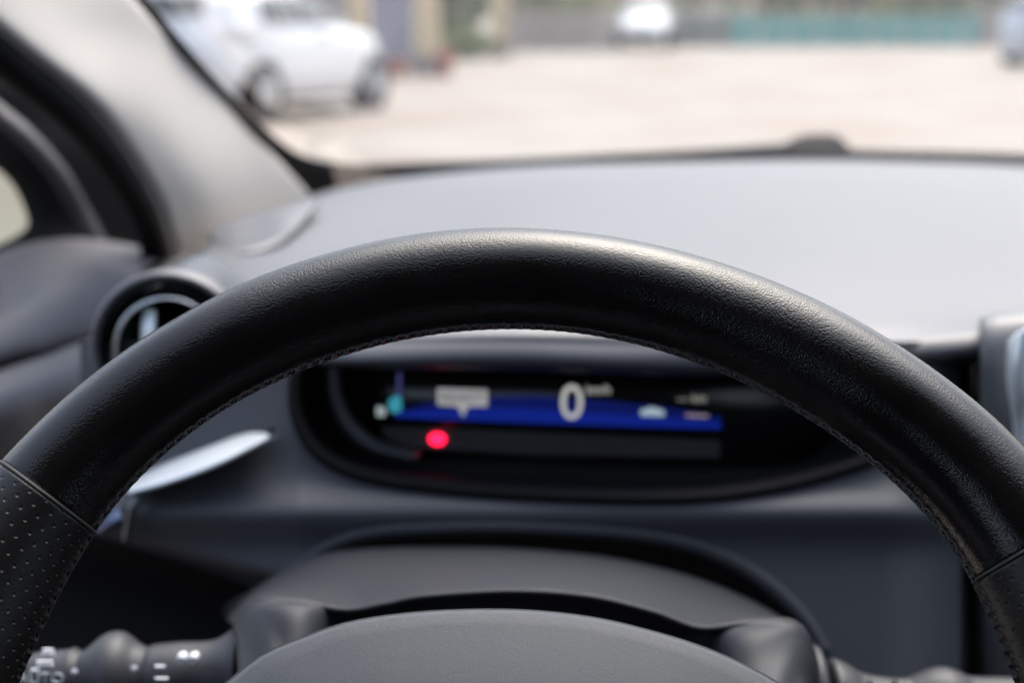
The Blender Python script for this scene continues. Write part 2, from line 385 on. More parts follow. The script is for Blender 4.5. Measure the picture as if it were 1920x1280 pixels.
# low hedge / path gap between pillars
leafm = [mat('leaf_green_%d' % i, c, .6, noise=.3, nscale=3) for i, c in enumerate([(.085, .14, .05), (.13, .17, .05), (.05, .10, .045), (.22, .22, .08)])]
def tree(nm, label, x, y, h, r, mi, base=.9, n=2600, catg='tree', grp='trees behind the yard'):
    z = gz(y); t = thing(nm, label, catg, (x, y, z), group=grp)
    P = [Vector((x, y, z)), Vector((x + .1, y, z + h * .3)), Vector((x - .1, y + .1, z + h * .6)), Vector((x, y, z + h * .85))]
    tube('trunk', P, lambda s: .16 * (1 - s * .7) * r / 2, mat('bark', (.12, .09, .07), .9, noise=.2), t, 14, 8)
    V = []; F_ = []
    clumps = [(Vector((random.gauss(0, r * .45), random.gauss(0, r * .4), base + random.random() * (h - base))), r * random.uniform(.25, .5)) for _ in range(22)]
    for i in range(n):
        c, cr = random.choice(clumps); d = Vector((random.gauss(0, 1), random.gauss(0, 1), random.gauss(0, .8))); d = d.normalized() * cr * random.random() ** .4
        p = Vector((x, y, z)) + c + d
        if p.z < z + .05: continue
        s = random.uniform(.07, .15); a = Vector((random.gauss(0, 1), random.gauss(0, 1), random.gauss(0, 1))).normalized(); b2 = a.orthogonal().normalized()
        k = len(V); V += [p - a * s, p + b2 * s * .6, p + a * s, p - b2 * s * .6]; F_.append((k, k + 1, k + 2, k + 3))
    o = mesh_obj('crown', V, F_, leafm[mi], t, smooth=False)
    return t
tr = [(560, 42, 5, 2.4, 2, 'dark green tree behind the board fence above the white SUV'), (842, 41, 3.2, .9, 2, 'narrow dark green conifer between two tan brick pillars'),
      (1010, 50, 5, 2.4, 1, 'yellow green tree over the weathered fence'), (1100, 52, 5, 2.2, 3, 'pale yellow bush behind the distant hatchback'),
      (1300, 52, 5.5, 2.6, 2, 'dense dark tree just right of the distant hatchback'), (1440, 54, 5, 2.6, 0, 'mid green tree rising over the left end of the teal fence'),
      (1580, 54, 5, 2.4, 3, 'autumn yellow tree over the middle of the teal fence'), (1720, 56, 5, 2.6, 0, 'green tree over the right end of the teal fence'), (1850, 54, 5.5, 2.4, 2, 'dark olive tree above the pale silver car'),
      (880, 50, 4.5, 2.0, 1, 'light green tree in the gap between brick pillars'), (740, 46, 5, 2.4, 0, 'green tree behind the violet grey gate')]
for px, y, h, r, mi, lb in tr: tree('leafy_tree', lb, W(px, 50, y).x, y, h, r, mi, .4)
def shrub(px, y, h, r, mi, lb): tree('low_shrub', lb, W(px, 60, y).x, y, h, r, mi, .05, 500, 'shrub', 'low shrubs by the pillars')
shrub(882, 37, .5, .5, 1, 'low light green shrub beside the tallest tan pillar'); shrub(862, 40, .8, .6, 1, 'loose green shrub in the gap between pillars')
# house beyond
hy = 62
hm = mat('pale_plaster', (.62, .50, .36), .9, noise=.1); rm = mat('red_roof_tile', (.40, .16, .09), .8, noise=.2)
def house(px0, px1, y, h, m, lb):
    a = W(px0, 40, y).x; b_ = W(px1, 40, y).x; z = gz(y); t = thing('low_house', lb, 'house', ((a + b_) / 2, y, z))
    box('wall', (a, y, z), (b_, y + 6, z + h), m, t)
    V = [(a - .3, y - .4, z + h), (b_ + .3, y - .4, z + h), (b_ + .3, y + 6.4, z + h), (a - .3, y + 6.4, z + h), (a - .3, y + 3, z + h + 1.6), (b_ + .3, y + 3, z + h + 1.6)]
    mesh_obj('roof', V, [(0, 1, 5, 4), (2, 3, 4, 5), (0, 4, 3), (1, 2, 5), (0, 3, 2, 1)], rm, t, smooth=False)
    for i in range(3):
        xx = a + (b_ - a) * (i + .5) / 3; wn = box('window', (xx - .5, y - .02, z + 1.1), (xx + .5, y + .05, z + 2.2), M['carglass'], t)
house(1450, 1640, 62, 2.6, hm, 'low house with a red tiled roof behind the teal fence'); house(1670, 1800, 66, 3.2, mat('peach_plaster', (.72, .55, .38), .9, noise=.08), 'peach plaster house behind the right end of the teal fence')
def pot(px, y, r, h, m, lb):
    p = W(px, 120, y); z = gz(y); t = thing('clay_pot', lb, 'pot', (p.x, y, z), group='clay pots by the pillar')
    L = [[Vector((p.x + rr * math.cos(k * math.pi / 10), y + rr * math.sin(k * math.pi / 10), z + zz)) for k in range(20)] for rr, zz in ((r * .65, 0), (r, h * .85), (r * 1.1, h * .86), (r * 1.1, h), (r * .95, h), (r * .9, h * .8))]
    rings('bowl', L, m, t, True, False)
    L2 = [[Vector((p.x + rr * math.cos(k * math.pi / 10), y + rr * math.sin(k * math.pi / 10), z + zz)) for k in range(20)] for rr, zz in ((r * .93, h * .81), (.01, h * .84))]
    rings('soil', L2, M['seat'], t)
pot(745, 28.2, .20, .32, mat('orange_clay', (.50, .20, .12), .8, noise=.1), 'orange clay pot left of the broad brick pillar')
pot(834, 28.2, .17, .50, mat('red_clay', (.45, .16, .13), .8, noise=.1), 'tall dark red clay pot right of the broad brick pillar')

# ================================================================== CAR CABIN AROUND THE DRIVER
cabin = thing('car_cabin', 'beige cloth windscreen pillar trim and dark shell of the car we sit in', 'car interior', (0, .5, .4))
def Wl(pts): return [W(*p) for p in pts]
# pillar trim: rows run along the pillar, from the windscreen edge round to the door seal
pr = [
    [(150, -110, .88), (230, -20, .93), (325, 92, 1.0), (400, 176, 1.08), (468, 252, 1.16), (520, 302, 1.25), (578, 366, 1.36)],
    [(120, -100, .865), (212, -15, .905), (308, 92, .985), (384, 182, 1.06), (454, 262, 1.14), (505, 316, 1.22), (560, 385, 1.33)],
    [(30, -60, .80), (130, 40, .84), (230, 130, .895), (312, 232, .955), (378, 330, 1.02), (415, 400, 1.08), (440, 480, 1.16)],
    [(-25, 0, .765), (80, 90, .80), (185, 175, .848), (258, 265, .908), (318, 365, .97), (342, 450, 1.02), (352, 540, 1.08)],
    [(-50, 10, .760), (55, 100, .795), (160, 185, .843), (236, 277, .903), (298, 377, .965), (326, 462, 1.015), (338, 552, 1.075)],
    [(-72, 22, .768), (32, 112, .803), (138, 198, .851), (216, 290, .911), (280, 390, .973), (312, 475, 1.02), (326, 565, 1.08)],
    [(-76, 26, .86), (28, 116, .89), (134, 202, .93), (212, 294, .99), (276, 394, 1.05), (308, 479, 1.09), (322, 569, 1.14)],
]
loft('pillar_trim', [Wl(r) for r in pr], 'pillar', cabin, 60, 40, .003)
tube('door_seal', Wl([(-84, 30, .76), (20, 120, .793), (127, 208, .84), (205, 298, .90), (266, 396, .962), (296, 485, 1.01), (310, 575, 1.07)]), .010, 'rubber', cabin, 60, 14)
# headliner, far wall and rear of the cabin: what shuts the light out above and behind
loft('headliner', [[(-.42, .24, H + .21), (.3, .28, H + .25), (1.05, .24, H + .21)], [(-.42, -.3, H + .22), (.3, -.3, H + .27), (1.05, -.3, H + .22)], [(-.42, -1.3, H + .18), (.3, -1.3, H + .24), (1.05, -1.3, H + .18)]], 'head', cabin, 12, 10, .02)
box('seat_row', (-.45, -.75, H - .9), (1.05, -.45, H + .09), 'seat', cabin, .05)
box('tailgate', (-.45, -1.34, H - .9), (1.05, -1.30, H + .19), 'seat', cabin)
box('cabin_floor', (-.47, -1.3, H - .92), (1.1, 1.0, H - .90), 'seat', cabin)
box('far_door', (1.08, -1.3, H - .9), (1.14, 1.0, H - .10), 'seat', cabin)
box('firewall', (-.55, 1.02, H - .9), (1.2, 1.06, H - .22), 'black', cabin)
# ---- driver's door
door = thing('driver_door', 'grey driver door with black window surround and soft padded bands', 'car door', W(0, 560, .95))
box('door_shell', (-.52, -1.3, H - .9), (-.46, .62, H - .14), 'doorp', door)
outer_ = [(-300, -60, 1.10), (-20, 60, 1.12), (90, 135, 1.13), (180, 205, 1.14), (262, 310, 1.16), (312, 420, 1.18), (330, 520, 1.18), (270, 600, 1.12), (0, 660, 1.02), (-300, 760, .95)]
mid_ = [(-300, 60, 1.08), (-60, 170, 1.09), (20, 230, 1.10), (70, 290, 1.10), (125, 370, 1.11), (140, 440, 1.11), (110, 500, 1.08), (40, 520, 1.05), (-60, 560, 1.0), (-300, 640, .95)]
inner_ = [(-300, 150, 1.09), (-60, 262, 1.10), (0, 310, 1.105), (34, 345, 1.11), (58, 395, 1.11), (62, 425, 1.11), (44, 446, 1.11), (0, 468, 1.11), (-60, 490, 1.11), (-300, 560, 1.10)]
inner2 = [(a, b_, c + .05) for a, b_, c in inner_]
loft('window_surround', [Wl(outer_), Wl(mid_), Wl(inner_), Wl(inner2)], 'rubber', door, 60, 24, .004)
def quadglass(name, P, m, parent): return mesh_obj(name, P, [tuple(range(len(P)))], m, parent, smooth=False)
gi = resample(Wl([(a, b_, c + .03) for a, b_, c in inner_]), 40)
quadglass('door_glass', gi, 'glasss', door)
loft('seal_strip', [Wl([(-60, 150, 1.06), (-8, 192, 1.065), (60, 248, 1.07), (122, 318, 1.08), (168, 395, 1.09), (200, 455, 1.09), (216, 482, 1.09)]),
                    Wl([(-75, 170, 1.05), (-22, 212, 1.055), (42, 266, 1.06), (98, 332, 1.07), (138, 402, 1.08), (166, 458, 1.08), (190, 488, 1.08)])], mat('grey_seal_strip', (.024, .024, .027), .5, noise=.05), door, 50, 2, .006, smooth_v=False)
dp = [
    [(-260, 590, 1.06), (0, 478, 1.06), (120, 452, 1.06), (235, 462, 1.05), (300, 480, 1.04)],
    [(-260, 690, .99), (0, 588, .99), (100, 532, .98), (190, 494, .97), (290, 500, .96)],
    [(-260, 715, .95), (0, 618, .95), (110, 566, .94), (200, 535, .93), (300, 530, .90)],
    [(-260, 770, .93), (0, 672, .93), (100, 645, .92), (190, 618, .91), (300, 600, .88)],
    [(-260, 800, .96), (0, 692, .96), (100, 668, .95), (190, 640, .93), (300, 620, .88)]]
loft('upper_pad', [Wl(r) for r in dp], 'doorp', door, 40, 30, .004)
dq = [
    [(-260, 790, .97), (0, 690, .97), (100, 662, .95), (180, 636, .92), (300, 620, .84)],
    [(-260, 810, .90), (0, 712, .90), (80, 686, .885), (160, 655, .87), (300, 640, .82)],
    [(-260, 860, .86), (0, 765, .86), (80, 740, .85), (150, 715, .84), (300, 700, .80)],
    [(-260, 990, .87), (0, 900, .87), (90, 860, .86), (170, 820, .84), (300, 800, .80)],
    [(-260, 1400, .92), (0, 1350, .92), (90, 1320, .9), (170, 1300, .86), (300, 1280, .82)]]
loft('lower_pad', [Wl(r) for r in dq], 'doorp', door, 40, 30, .004)

# ---- windscreen
ws = thing('windscreen', 'raked windscreen with a black printed border along the dashboard', 'windscreen', W(960, 300, 1.4))
base_ = Wl([(125, -160, .86), (222, -60, .925), (282, 10, .965), (350, 90, 1.01), (419, 166, 1.09), (484, 230, 1.19), (528, 268, 1.28), (570, 293, 1.36), (625, 305, 1.42), (700, 309, 1.45), (860, 303, 1.47), (1000, 297, 1.48), (1200, 287, 1.49), (1500, 281, 1.50), (1700, 283, 1.50), (1920, 289, 1.49), (2300, 308, 1.46), (2800, 345, 1.40)])
inn = Wl([(85, -175, .85), (190, -72, .915), (250, -5, .96), (318, 78, 1.0), (388, 160, 1.08), (452, 232, 1.18), (500, 285, 1.28), (530, 350, 1.37), (600, 392, 1.43), (700, 372, 1.46), (860, 336, 1.47), (1000, 326, 1.48), (1200, 318, 1.49), (1500, 312, 1.50), (1700, 315, 1.50), (1920, 322, 1.49), (2300, 342, 1.46), (2800, 380, 1.40)])
loft('black_border', [[cat(q_, k / 119) for k in range(120)] for q_ in (base_, inn)], 'frit', ws, 120, 2, .003, smooth_v=False)
topg = [(-.30, .34, H + .19), (.3, .42, H + .23), (1.0, .34, H + .19)]
left_edge = resample([W(560, 420, 1.45)] + [base_[k] + Vector((-.012, .035 if k > 3 else .015, 0)) for k in (7, 5, 3, 1, 0)] + [Vector((-.32, .24, H + .20))], 17)
right_edge = resample([W(2800, 420, 1.42), W(2900, 150, 1.15), Vector((1.0, .24, H + .20))], 17)
rowsg = []
for k in range(17):
    f = k / 16; rowsg.append([left_edge[k].lerp(right_edge[k], u / 30) + Vector((0, (.10 - .04 * f), .035 * math.sin(math.pi * f))) * math.sin(math.pi * u / 30) for u in range(31)])
loft('pane', rowsg, 'glassw', ws, 31, 17, smooth_v=False)
# cowl with the wiper hub
cowl = thing('wiper_pivot', 'small black wiper pivot on the cowl beyond the windscreen edge', 'wiper', W(1530, 270, 1.60))
P = Wl([(1440, 290, 1.6), (1478, 274, 1.6), (1500, 264, 1.6), (1530, 260, 1.6), (1572, 262, 1.6), (1590, 280, 1.6), (1600, 292, 1.6)])
loft('pivot_cap', [P, [p + Vector((0, .012, .001)) for p in P], [p + Vector((0, .04, -.015)) for p in P]], 'rubber', cowl, 30, 8, .004)
tube('wiper_arm', Wl([(1490, 276, 1.62), (1300, 290, 1.62), (1060, 304, 1.62)]), .005, 'rubber', cowl, 20, 8)

# ================================================================== DASHBOARD
dash = thing('dashboard', 'dark grey dashboard with pale sheen on top and a hooded instrument recess', 'dashboard', W(960, 700, .8))
rows = [
    [(575, 372, 1.35), (660, 350, 1.42), (800, 330, 1.45), (1000, 313, 1.47), (1200, 306, 1.48), (1500, 301, 1.49), (1700, 304, 1.49), (1920, 312, 1.48), (2400, 340, 1.46), (3000, 400, 1.35)],
    [(500, 395, 1.14), (620, 375, 1.20), (800, 355, 1.26), (1000, 345, 1.28), (1200, 339, 1.29), (1500, 336, 1.30), (1700, 340, 1.30), (1920, 350, 1.29), (2400, 380, 1.24), (3000, 450, 1.16)],
    [(420, 440, .98), (560, 425, 1.0), (800, 415, 1.04), (1000, 405, 1.05), (1200, 402, 1.06), (1500, 402, 1.06), (1700, 408, 1.06), (1920, 420, 1.05), (2400, 450, 1.02), (3000, 520, .96)],
    [(350, 495, .87), (520, 490, .87), (760, 490, .87), (1000, 486, .88), (1200, 486, .88), (1500, 490, .88), (1700, 498, .88), (1920, 510, .87), (2400, 540, .85), (3000, 600, .82)],
    [(330, 560, .80), (480, 565, .77), (720, 575, .755), (960, 574, .75), (1200, 578, .75), (1450, 588, .755), (1680, 596, .76), (1920, 600, .76), (2400, 630, .75), (3000, 700, .72)],
    [(330, 600, .77), (460, 612, .745), (700, 620, .712), (960, 616, .702), (1200, 620, .706), (1450, 630, .72), (1680, 632, .73), (1920, 620, .73), (2400, 650, .72), (3000, 720, .70)],
    [(335, 625, .762), (458, 640, .735), (690, 648, .701), (960, 646, .692), (1200, 652, .696), (1450, 656, .708), (1680, 650, .72), (1920, 638, .72), (2400, 665, .71), (3000, 740, .69)],
    [(340, 650, .76), (456, 665, .732), (660, 676, .697), (960, 678, .688), (1200, 686, .692), (1450, 690, .706), (1680, 680, .718), (1920, 662, .718), (2400, 690, .71), (3000, 760, .69)],
    [(345, 662, .775), (456, 676, .745), (660, 686, .706), (960, 690, .698), (1200, 698, .702), (1450, 700, .71), (1680, 695, .735), (1920, 676, .735), (2400, 700, .725), (3000, 770, .70)],
]
loft('top_pad', [Wl(r) for r in rows], 'dash', dash, 110, 72, .002)
# raised lid of the side demister at the pillar foot
lid = [[(392, 452, .955), (420, 432, .985), (480, 415, 1.01), (540, 402, 1.03), (600, 385, 1.07)],
       [(398, 470, .935), (430, 450, .955), (485, 432, .98), (540, 420, .99), (592, 400, 1.04)],
       [(380, 520, .875), (430, 500, .885), (480, 490, .89), (525, 470, .91), (560, 440, .96)]]
def raise_(rows_, dz): return [[p + Vector((0, 0, dz)) for p in Wl(r)] for r in rows_]
loft('demister_lid', raise_(lid, .004), 'dash', dash, 30, 12, .004)

# cluster opening and arch opening, as seen
CL = closed_px([(545, 700), (542, 760), (562, 822), (610, 872), (700, 905), (860, 926), (1100, 940), (1300, 940), (1450, 922), (1560, 896), (1650, 862), (1700, 800), (1715, 740), (1700, 670), (1500, 648), (1200, 644), (900, 640), (640, 640), (560, 655)], 160)
AR = [(420, 1400), (425, 1140), (500, 1098), (560, 1062), (620, 1020), (700, 994), (850, 985), (1000, 986), (1200, 999), (1330, 1030), (1430, 1085), (1505, 1155), (1548, 1225), (1560, 1400)]
ARs = [(p.x, p.y) for p in resample([Vector((a, b_, 0)) for a, b_ in AR[1:-1]], 80)]
ARpoly = [AR[0]] + ARs + [AR[-1]]
def fy(px, py):
    y = .715 - (py - 650) * .00010
    y -= .010 * math.exp(-((py - 960) / 45) ** 2)                       # soft bulge between the two openings
    if px < 560:
        y += (560 - px) * .00005
        line = 1008 + (px - 180) * .26
        s = 1 / (1 + math.exp(-(py - line) / 5)); y += .035 * s + (py - line) * .0002 * s
    if px > 1650: y += ((px - 1650) / 150) ** 2 * .02
    return y
V = []; F_ = []; st = 6; nx = int((1800 - 150) / st) + 1; ny = int((1400 - 640) / st) + 1
for i in range(nx):
    for j in range(ny): px, py = 150 + i * st, 640 + j * st; V.append(W(px, py, fy(px, py)))
CLi = inset(CL, 10)
for i in range(nx - 1):
    for j in range(ny - 1):
        cx, cy = 153 + i * st, 643 + j * st
        if inside(cx, cy, CLi) or inside(cx, cy, ARpoly): continue
        F_.append((i * ny + j, (i + 1) * ny + j, (i + 1) * ny + j + 1, i * ny + j + 1))
fas = mesh_obj('fascia', V, F_, 'fascia', dash)
kn = [[W(px, 1004 + (px - 180) * .26 + q, y) for px in (-60, 60, 180, 300, 420, 540)] for q, y in ((-2, .722), (4, .708), (14, .712), (120, .722), (400, .70))]
loft('knee_panel', kn, 'black', dash, 30, 24, .002)
tube('arch_edge', [W(a, b_, fy(a, b_) + .003) for a, b_ in ARs], .0045, 'fascia', dash, 120, 10)
# black gap above the column: walls of the well behind the arch
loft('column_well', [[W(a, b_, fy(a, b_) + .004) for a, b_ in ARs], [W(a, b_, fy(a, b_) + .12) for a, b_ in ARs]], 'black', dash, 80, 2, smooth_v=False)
# right end: side wall of the fascia and the black slot under the pad
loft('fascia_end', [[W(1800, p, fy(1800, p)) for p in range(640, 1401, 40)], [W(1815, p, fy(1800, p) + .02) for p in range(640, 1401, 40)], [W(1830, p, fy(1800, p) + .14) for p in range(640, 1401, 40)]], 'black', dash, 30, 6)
cons = [[W(cx_, top_c - 6, yc + .09), W(cx_, top_c, yc + .03), W(cx_, top_c + 10, yc + .012)] + [W(cx_, p, yc) for p in range(660, 1500, 60)] for cx_, yc, top_c in ((1842, .80, 628), (1846, .725, 622), (1860, .705, 612), (1900, .695, 592), (2500, .69, 560))]
loft('centre_panel', cons, mat('silver_grey_console', (.11, .113, .122), .4, noise=.04), dash, 30, 30, .003)
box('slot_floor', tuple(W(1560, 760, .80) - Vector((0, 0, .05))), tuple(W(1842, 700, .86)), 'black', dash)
cv = [[W(1896, 640, .675), W(1893, 680, .675), W(1895, 730, .675), W(1904, 790, .675), W(1908, 870, .675)], [W(1925, 615, .665), W(1912, 680, .662), W(1912, 735, .662), W(1914, 790, .667), W(1916, 870, .667)], [W(1990, 590, .68), W(1960, 680, .68), W(1950, 740, .68), W(1925, 790, .68), W(1922, 870, .68)]]
loft('centre_vent_trim', cv, 'silver', dash, 30, 14, .003)
# left silver blade, its thin stem and the end cap
bl = [[(236, 910, .702), (300, 876, .706), (400, 836, .706), (465, 815, .702), (508, 816, .694)],
      [(238, 915, .691), (300, 884, .692), (400, 846, .692), (465, 826, .692), (509, 817, .690)],
      [(240, 924, .678), (310, 906, .676), (400, 874, .676), (465, 842, .682), (510, 818, .688)]]
loft('silver_blade', [Wl(r) for r in bl], 'silver', dash, 40, 14, .002)
tube('blade_stem', Wl([(262, 930, .682), (250, 950, .680), (242, 985, .680), (237, 1012, .683)]), lambda s: .0026 - .0006 * s, 'dim', dash, 20, 10)
pin = W(512, 808, .690)
rings('trim_pin', [[pin + Vector((.0024 * s * math.cos(k * math.pi / 8), -.003 + .002 * (1 - s), .0024 * s * math.sin(k * math.pi / 8))) for k in range(16)] for s in (1, .8, .4, .05)], 'dim', dash)
loft('blade_foot', [Wl([(175, 985, .70), (200, 965, .695), (225, 950, .69)]), Wl([(185, 1000, .69), (205, 985, .685), (230, 975, .682)])], mat('blue_grey_trim', (.10, .13, .22), .3, .5, noise=.1), dash, 10, 4, .002)

# ---- round air vent
vc = W(318, 655, .725)
vent = mesh_obj('air_vent', *(lambda L, n: ([p for l_ in L for p in l_], [(i * n + j, i * n + (j + 1) % n, (i + 1) * n + (j + 1) % n, (i + 1) * n + j) for i in range(len(L) - 1) for j in range(n)]))(
    [[vc + Vector((r * math.cos(k * math.pi / 40), d, r * math.sin(k * math.pi / 40))) for k in range(80)] for r, d in ((.0400, .05), (.0395, .012), (.0375, .003), (.0350, .001), (.0325, .003), (.031, .012), (.0305, .03))], 80), 'gloss', dash)
def ring(name, r0, r1, d0, d1, m, parent, n=80):
    L = []
    for k in range(9):
        a = math.pi * k / 8; r = (r0 + r1) / 2 - (r1 - r0) / 2 * math.cos(a); d = d0 - (d0 - d1) * math.sin(a)
        L.append([vc + Vector((r * math.cos(q * 2 * math.pi / n), d, r * math.sin(q * 2 * math.pi / n))) for q in range(n)])
    return rings(name, L, m, parent)
ring('chrome_ring', .0245, .0283, .003, -.004, 'chrome', vent)
ring('housing_ring', .0345, .0400, .006, -.003, 'dash', vent)
rings('vent_throat', [[vc + Vector((r * math.cos(q * math.pi / 20), d, r * math.sin(q * math.pi / 20))) for q in range(40)] for r, d in ((.031, .01), (.0235, .004), (.023, .03), (.001, .035))], 'black', vent)
for k in (-1, 0, 1):
    box('vent_vane', tuple(vc + Vector((-.022, .010, k * .011 - .0008))), tuple(vc + Vector((.022, .022, k * .011 + .0008))), 'gloss', vent, .0005)
sp = [[vc + Vector((-.0125, .004, .020)), vc + Vector((-.0135, .001, .010)), vc + Vector((-.0135, 0, -.002)), vc + Vector((-.012, .004, -.018))], [vc + Vector((-.0065, .002, .020)), vc + Vector((-.006, -.003, .010)), vc + Vector((-.006, -.003, -.002)), vc + Vector((-.0065, .002, -.018))]]
loft('vane_tab', sp, 'silver', vent, 20, 6, .002)

# ---- instrument recess
def CW(a, d): return [W(x, y, fy(960, y) + d) for x, y in inset(CL, a)]
cluster = thing('instrument_cluster', 'gloss black instrument panel with a lit strip display reading zero', 'instrument panel', W(1100, 800, .70))
rings('bezel', [CW(-4, .004), CW(0, -.003), CW(8, -.006), CW(18, -.004), CW(26, .006), CW(32, .022), CW(36, .056)], 'rubber', cluster)
rings('backplate', [CW(30, .050), CW(60, .0515)], 'black', cluster, cap1=True)
loft('lip_reflection', [Wl([(612, 668, .722), (616, 740, .722), (640, 805, .722), (690, 848, .722), (770, 868, .724)]), Wl([(628, 668, .716), (632, 740, .716), (656, 800, .716), (704, 838, .716), (780, 858, .720)]), Wl([(640, 668, .730), (644, 738, .730), (668, 790, .730), (712, 826, .730), (790, 848, .732)])], mat('lip_reflection_grey', (.09, .095, .105), .35, noise=.05), cluster, 40, 14, .001)  # grey crescent stands in for the reflection on the bezel's left inner side
yd = .74
def D(px, py, dy=0): return W(px, py, yd + dy)
sc_out = closed_px([(705, 690), (700, 770), (712, 820), (760, 848), (1000, 862), (1300, 872), (1500, 860), (1560, 800), (1560, 700), (1300, 694), (1000, 688)], 80)
rings('screen_glass', [[D(a, b_, .004) for a, b_ in sc_out], [D(a, b_, -.002) for a, b_ in inset(sc_out, 6)]], mat('screen_black', (.012, .012, .013), .25, noise=.1), cluster, cap1=True)
scr = cluster
def flat_shape(name, pts, m, dy=-.003, parent=None):
    P = [D(a, b_, dy) for a, b_ in pts]; P2 = [p + Vector((0, .0006, 0)) for p in P]; n = len(P)
    return mesh_obj(name, P + P2, [tuple(range(n)), tuple(range(2 * n - 1, n - 1, -1))] + [(i, i + n, (i + 1) % n + n, (i + 1) % n) for i in range(n)], m, parent or cluster, smooth=False)
flat_shape('lower_strip', [(712, 800), (900, 806), (1350, 826), (1350, 858), (1000, 852), (760, 838), (722, 822)], mat('strip_grey', (.075, .075, .08), .5, noise=.05), -.0025)
flat_shape('band_glow', [(760, 764), (860, 744), (1000, 742), (1100, 748), (1250, 764), (1352, 782), (1352, 792), (1060, 766), (880, 760)], emis('blue_faint_backlight', (.006, .02, .30), .10), -.0028)
flat_shape('blue_band', [(740, 782), (748, 772), (800, 767), (880, 764), (980, 765), (1060, 769), (1200, 779), (1352, 793), (1352, 804), (1200, 800), (1000, 793), (850, 787)], emis('blue_backlight', (.006, .026, .40), .17))
flat_shape('left_icon', [(706, 762), (722, 764), (722, 780), (706, 780)], emis('pale_icon', (.35, .42, .42), .3))
flat_shape('leaf_icon', [(728, 752), (740, 742), (752, 744), (753, 768), (742, 775), (730, 770)], emis('cyan_icon', (.04, .30, .40), .30))
flat_shape('violet_bar', [(745, 700), (752, 700), (752, 742), (745, 742)], emis('violet_bar', (.06, .06, .2), .25))
box_ = flat_shape('ready_box', [(820, 728), (914, 731), (914, 762), (878, 762), (868, 782), (858, 762), (820, 759)], emis('grey_box', (.42, .42, .43), .27), -.0040)
text('ready_text', 'READY', .0070, emis('dark_text', (.05, .05, .06), .3), box_, D(867, 745, -.0052))
grey_e = emis('grey_digits', (.55, .55, .52), .30)
t0 = text('speed_digit', '0', .0255, grey_e, cluster, D(1072, 757, -.0045)); t0.scale = (1.0, 1, 1)
text('speed_unit', 'km/h', .0062, grey_e, cluster, D(1122, 731, -.0045))
text('range_text', '--- km', .0060, emis('dim_text', (.4, .4, .36), .28), cluster, D(1297, 747, -.0045))
flat_shape('car_icon', [(1200, 770), (1222, 763), (1245, 770), (1246, 780), (1202, 779)], emis('car_icon', (.45, .60, .68), .25), -.0045)
flat_shape('small_icon', [(1286, 776), (1328, 778), (1328, 783), (1286, 781)], emis('dim_icon', (.5, .4, .45), .18), -.0045)
rc = D(820, 823, -.004)
rings('warning_light', [[rc + Vector((.0043 * s * math.cos(k * math.pi / 12), -.001 * (1 - s), .0033 * s * math.sin(k * math.pi / 12))) for k in range(24)] for s in (1, .7, .3, .02)], emis('red_lamp', (1, .008, .05), 1.5), cluster)

# ================================================================== STEERING COLUMN
colm = thing('steering_column', 'grey plastic steering column shroud with a creased ridge behind the airbag cover', 'steering column', W(960, 1300, .55))
top_ = [(425, 1160), (468, 1118), (520, 1082), (600, 1046), (680, 1034), (800, 1030), (960, 1032), (1120, 1046), (1250, 1072), (1350, 1104), (1440, 1146), (1510, 1196), (1540, 1240), (1548, 1300)]
rid = [(440, 1180), (480, 1132), (560, 1128), (650, 1141), (720, 1130), (800, 1115), (960, 1106), (1100, 1115), (1220, 1143), (1310, 1174), (1400, 1168), (1490, 1172), (1525, 1230), (1535, 1320)]
fr = [(446, 1215), (500, 1170), (570, 1160), (655, 1162), (725, 1146), (805, 1131), (960, 1122), (1100, 1131), (1215, 1160), (1300, 1194), (1390, 1205), (1470, 1212), (1505, 1250), (1515, 1330)]
bot = [(450, 1330), (500, 1330), (570, 1330), (655, 1330), (725, 1330), (805, 1330), (960, 1330), (1100, 1330), (1215, 1330), (1300, 1330), (1390, 1330), (1470, 1330), (1500, 1330), (1510, 1400)]
R3 = [[W(a, b_, .74) for a, b_ in top_], [W(a, b_, .66) for a, b_ in top_],
      [W(a * .5 + c * .5, b_ * .55 + d * .45, .60) for (a, b_), (c, d) in zip(top_, rid)],
      [W(a, b_ - 5, .545) for a, b_ in rid], [W(a, b_, .538) for a, b_ in rid], [W(a, b_ + 5, .536) for a, b_ in rid],
      [W(a, b_, .548 if 3 <= i <= 9 else .524) for i, (a, b_) in enumerate(fr)], [W(a, b_, .56 if 3 <= i <= 9 else .49) for i, (a, b_) in enumerate(bot)]]
loft('column_shroud', R3, 'shroud', colm, 110, 56, .002)
box('column_core', (-.04, .50, H - .40), (.04, .72, H - .33), 'black', colm, .01)

def stalk(name_lab, axis_px, prof, y, dirn, knobs):
    """prof: (px, radius px) along the stalk axis"""
    ppm = FPX / (y / math.cos(PITCH) * 1.0)
    V = []; N = 28; pr_ = resample([Vector((a, r, 0)) for a, r in prof], 70)
    loops = []
    for p in pr_:
        c = W(p.x, axis_px(p.x), y); r = p.y / ppm
        loops.append([c + Vector((0, r * math.cos(k * 2 * math.pi / N), r * math.sin(k * 2 * math.pi / N))) for k in range(N)])
    return rings('stalk', loops, M['stalkp'], colm, True, True)
sl_ = stalk('l', lambda x: 1262 + (480 - x) * .03, [(56, 50), (70, 55), (105, 57), (128, 59), (140, 62), (146, 55), (156, 55), (170, 66), (195, 86), (215, 91), (235, 86), (256, 68), (268, 62), (276, 56), (284, 62), (330, 66), (380, 66), (410, 72), (438, 92), (452, 108), (460, 100), (464, 80)], .575, 1, None)
sl_['label'] = 'left light stalk with white printed symbols'
stub = stalk('l', lambda x: 1262, [(464, 70), (470, 104), (484, 112), (500, 108), (512, 90), (560, 90)], .575, 1, None); stub.name = 'stalk_socket'
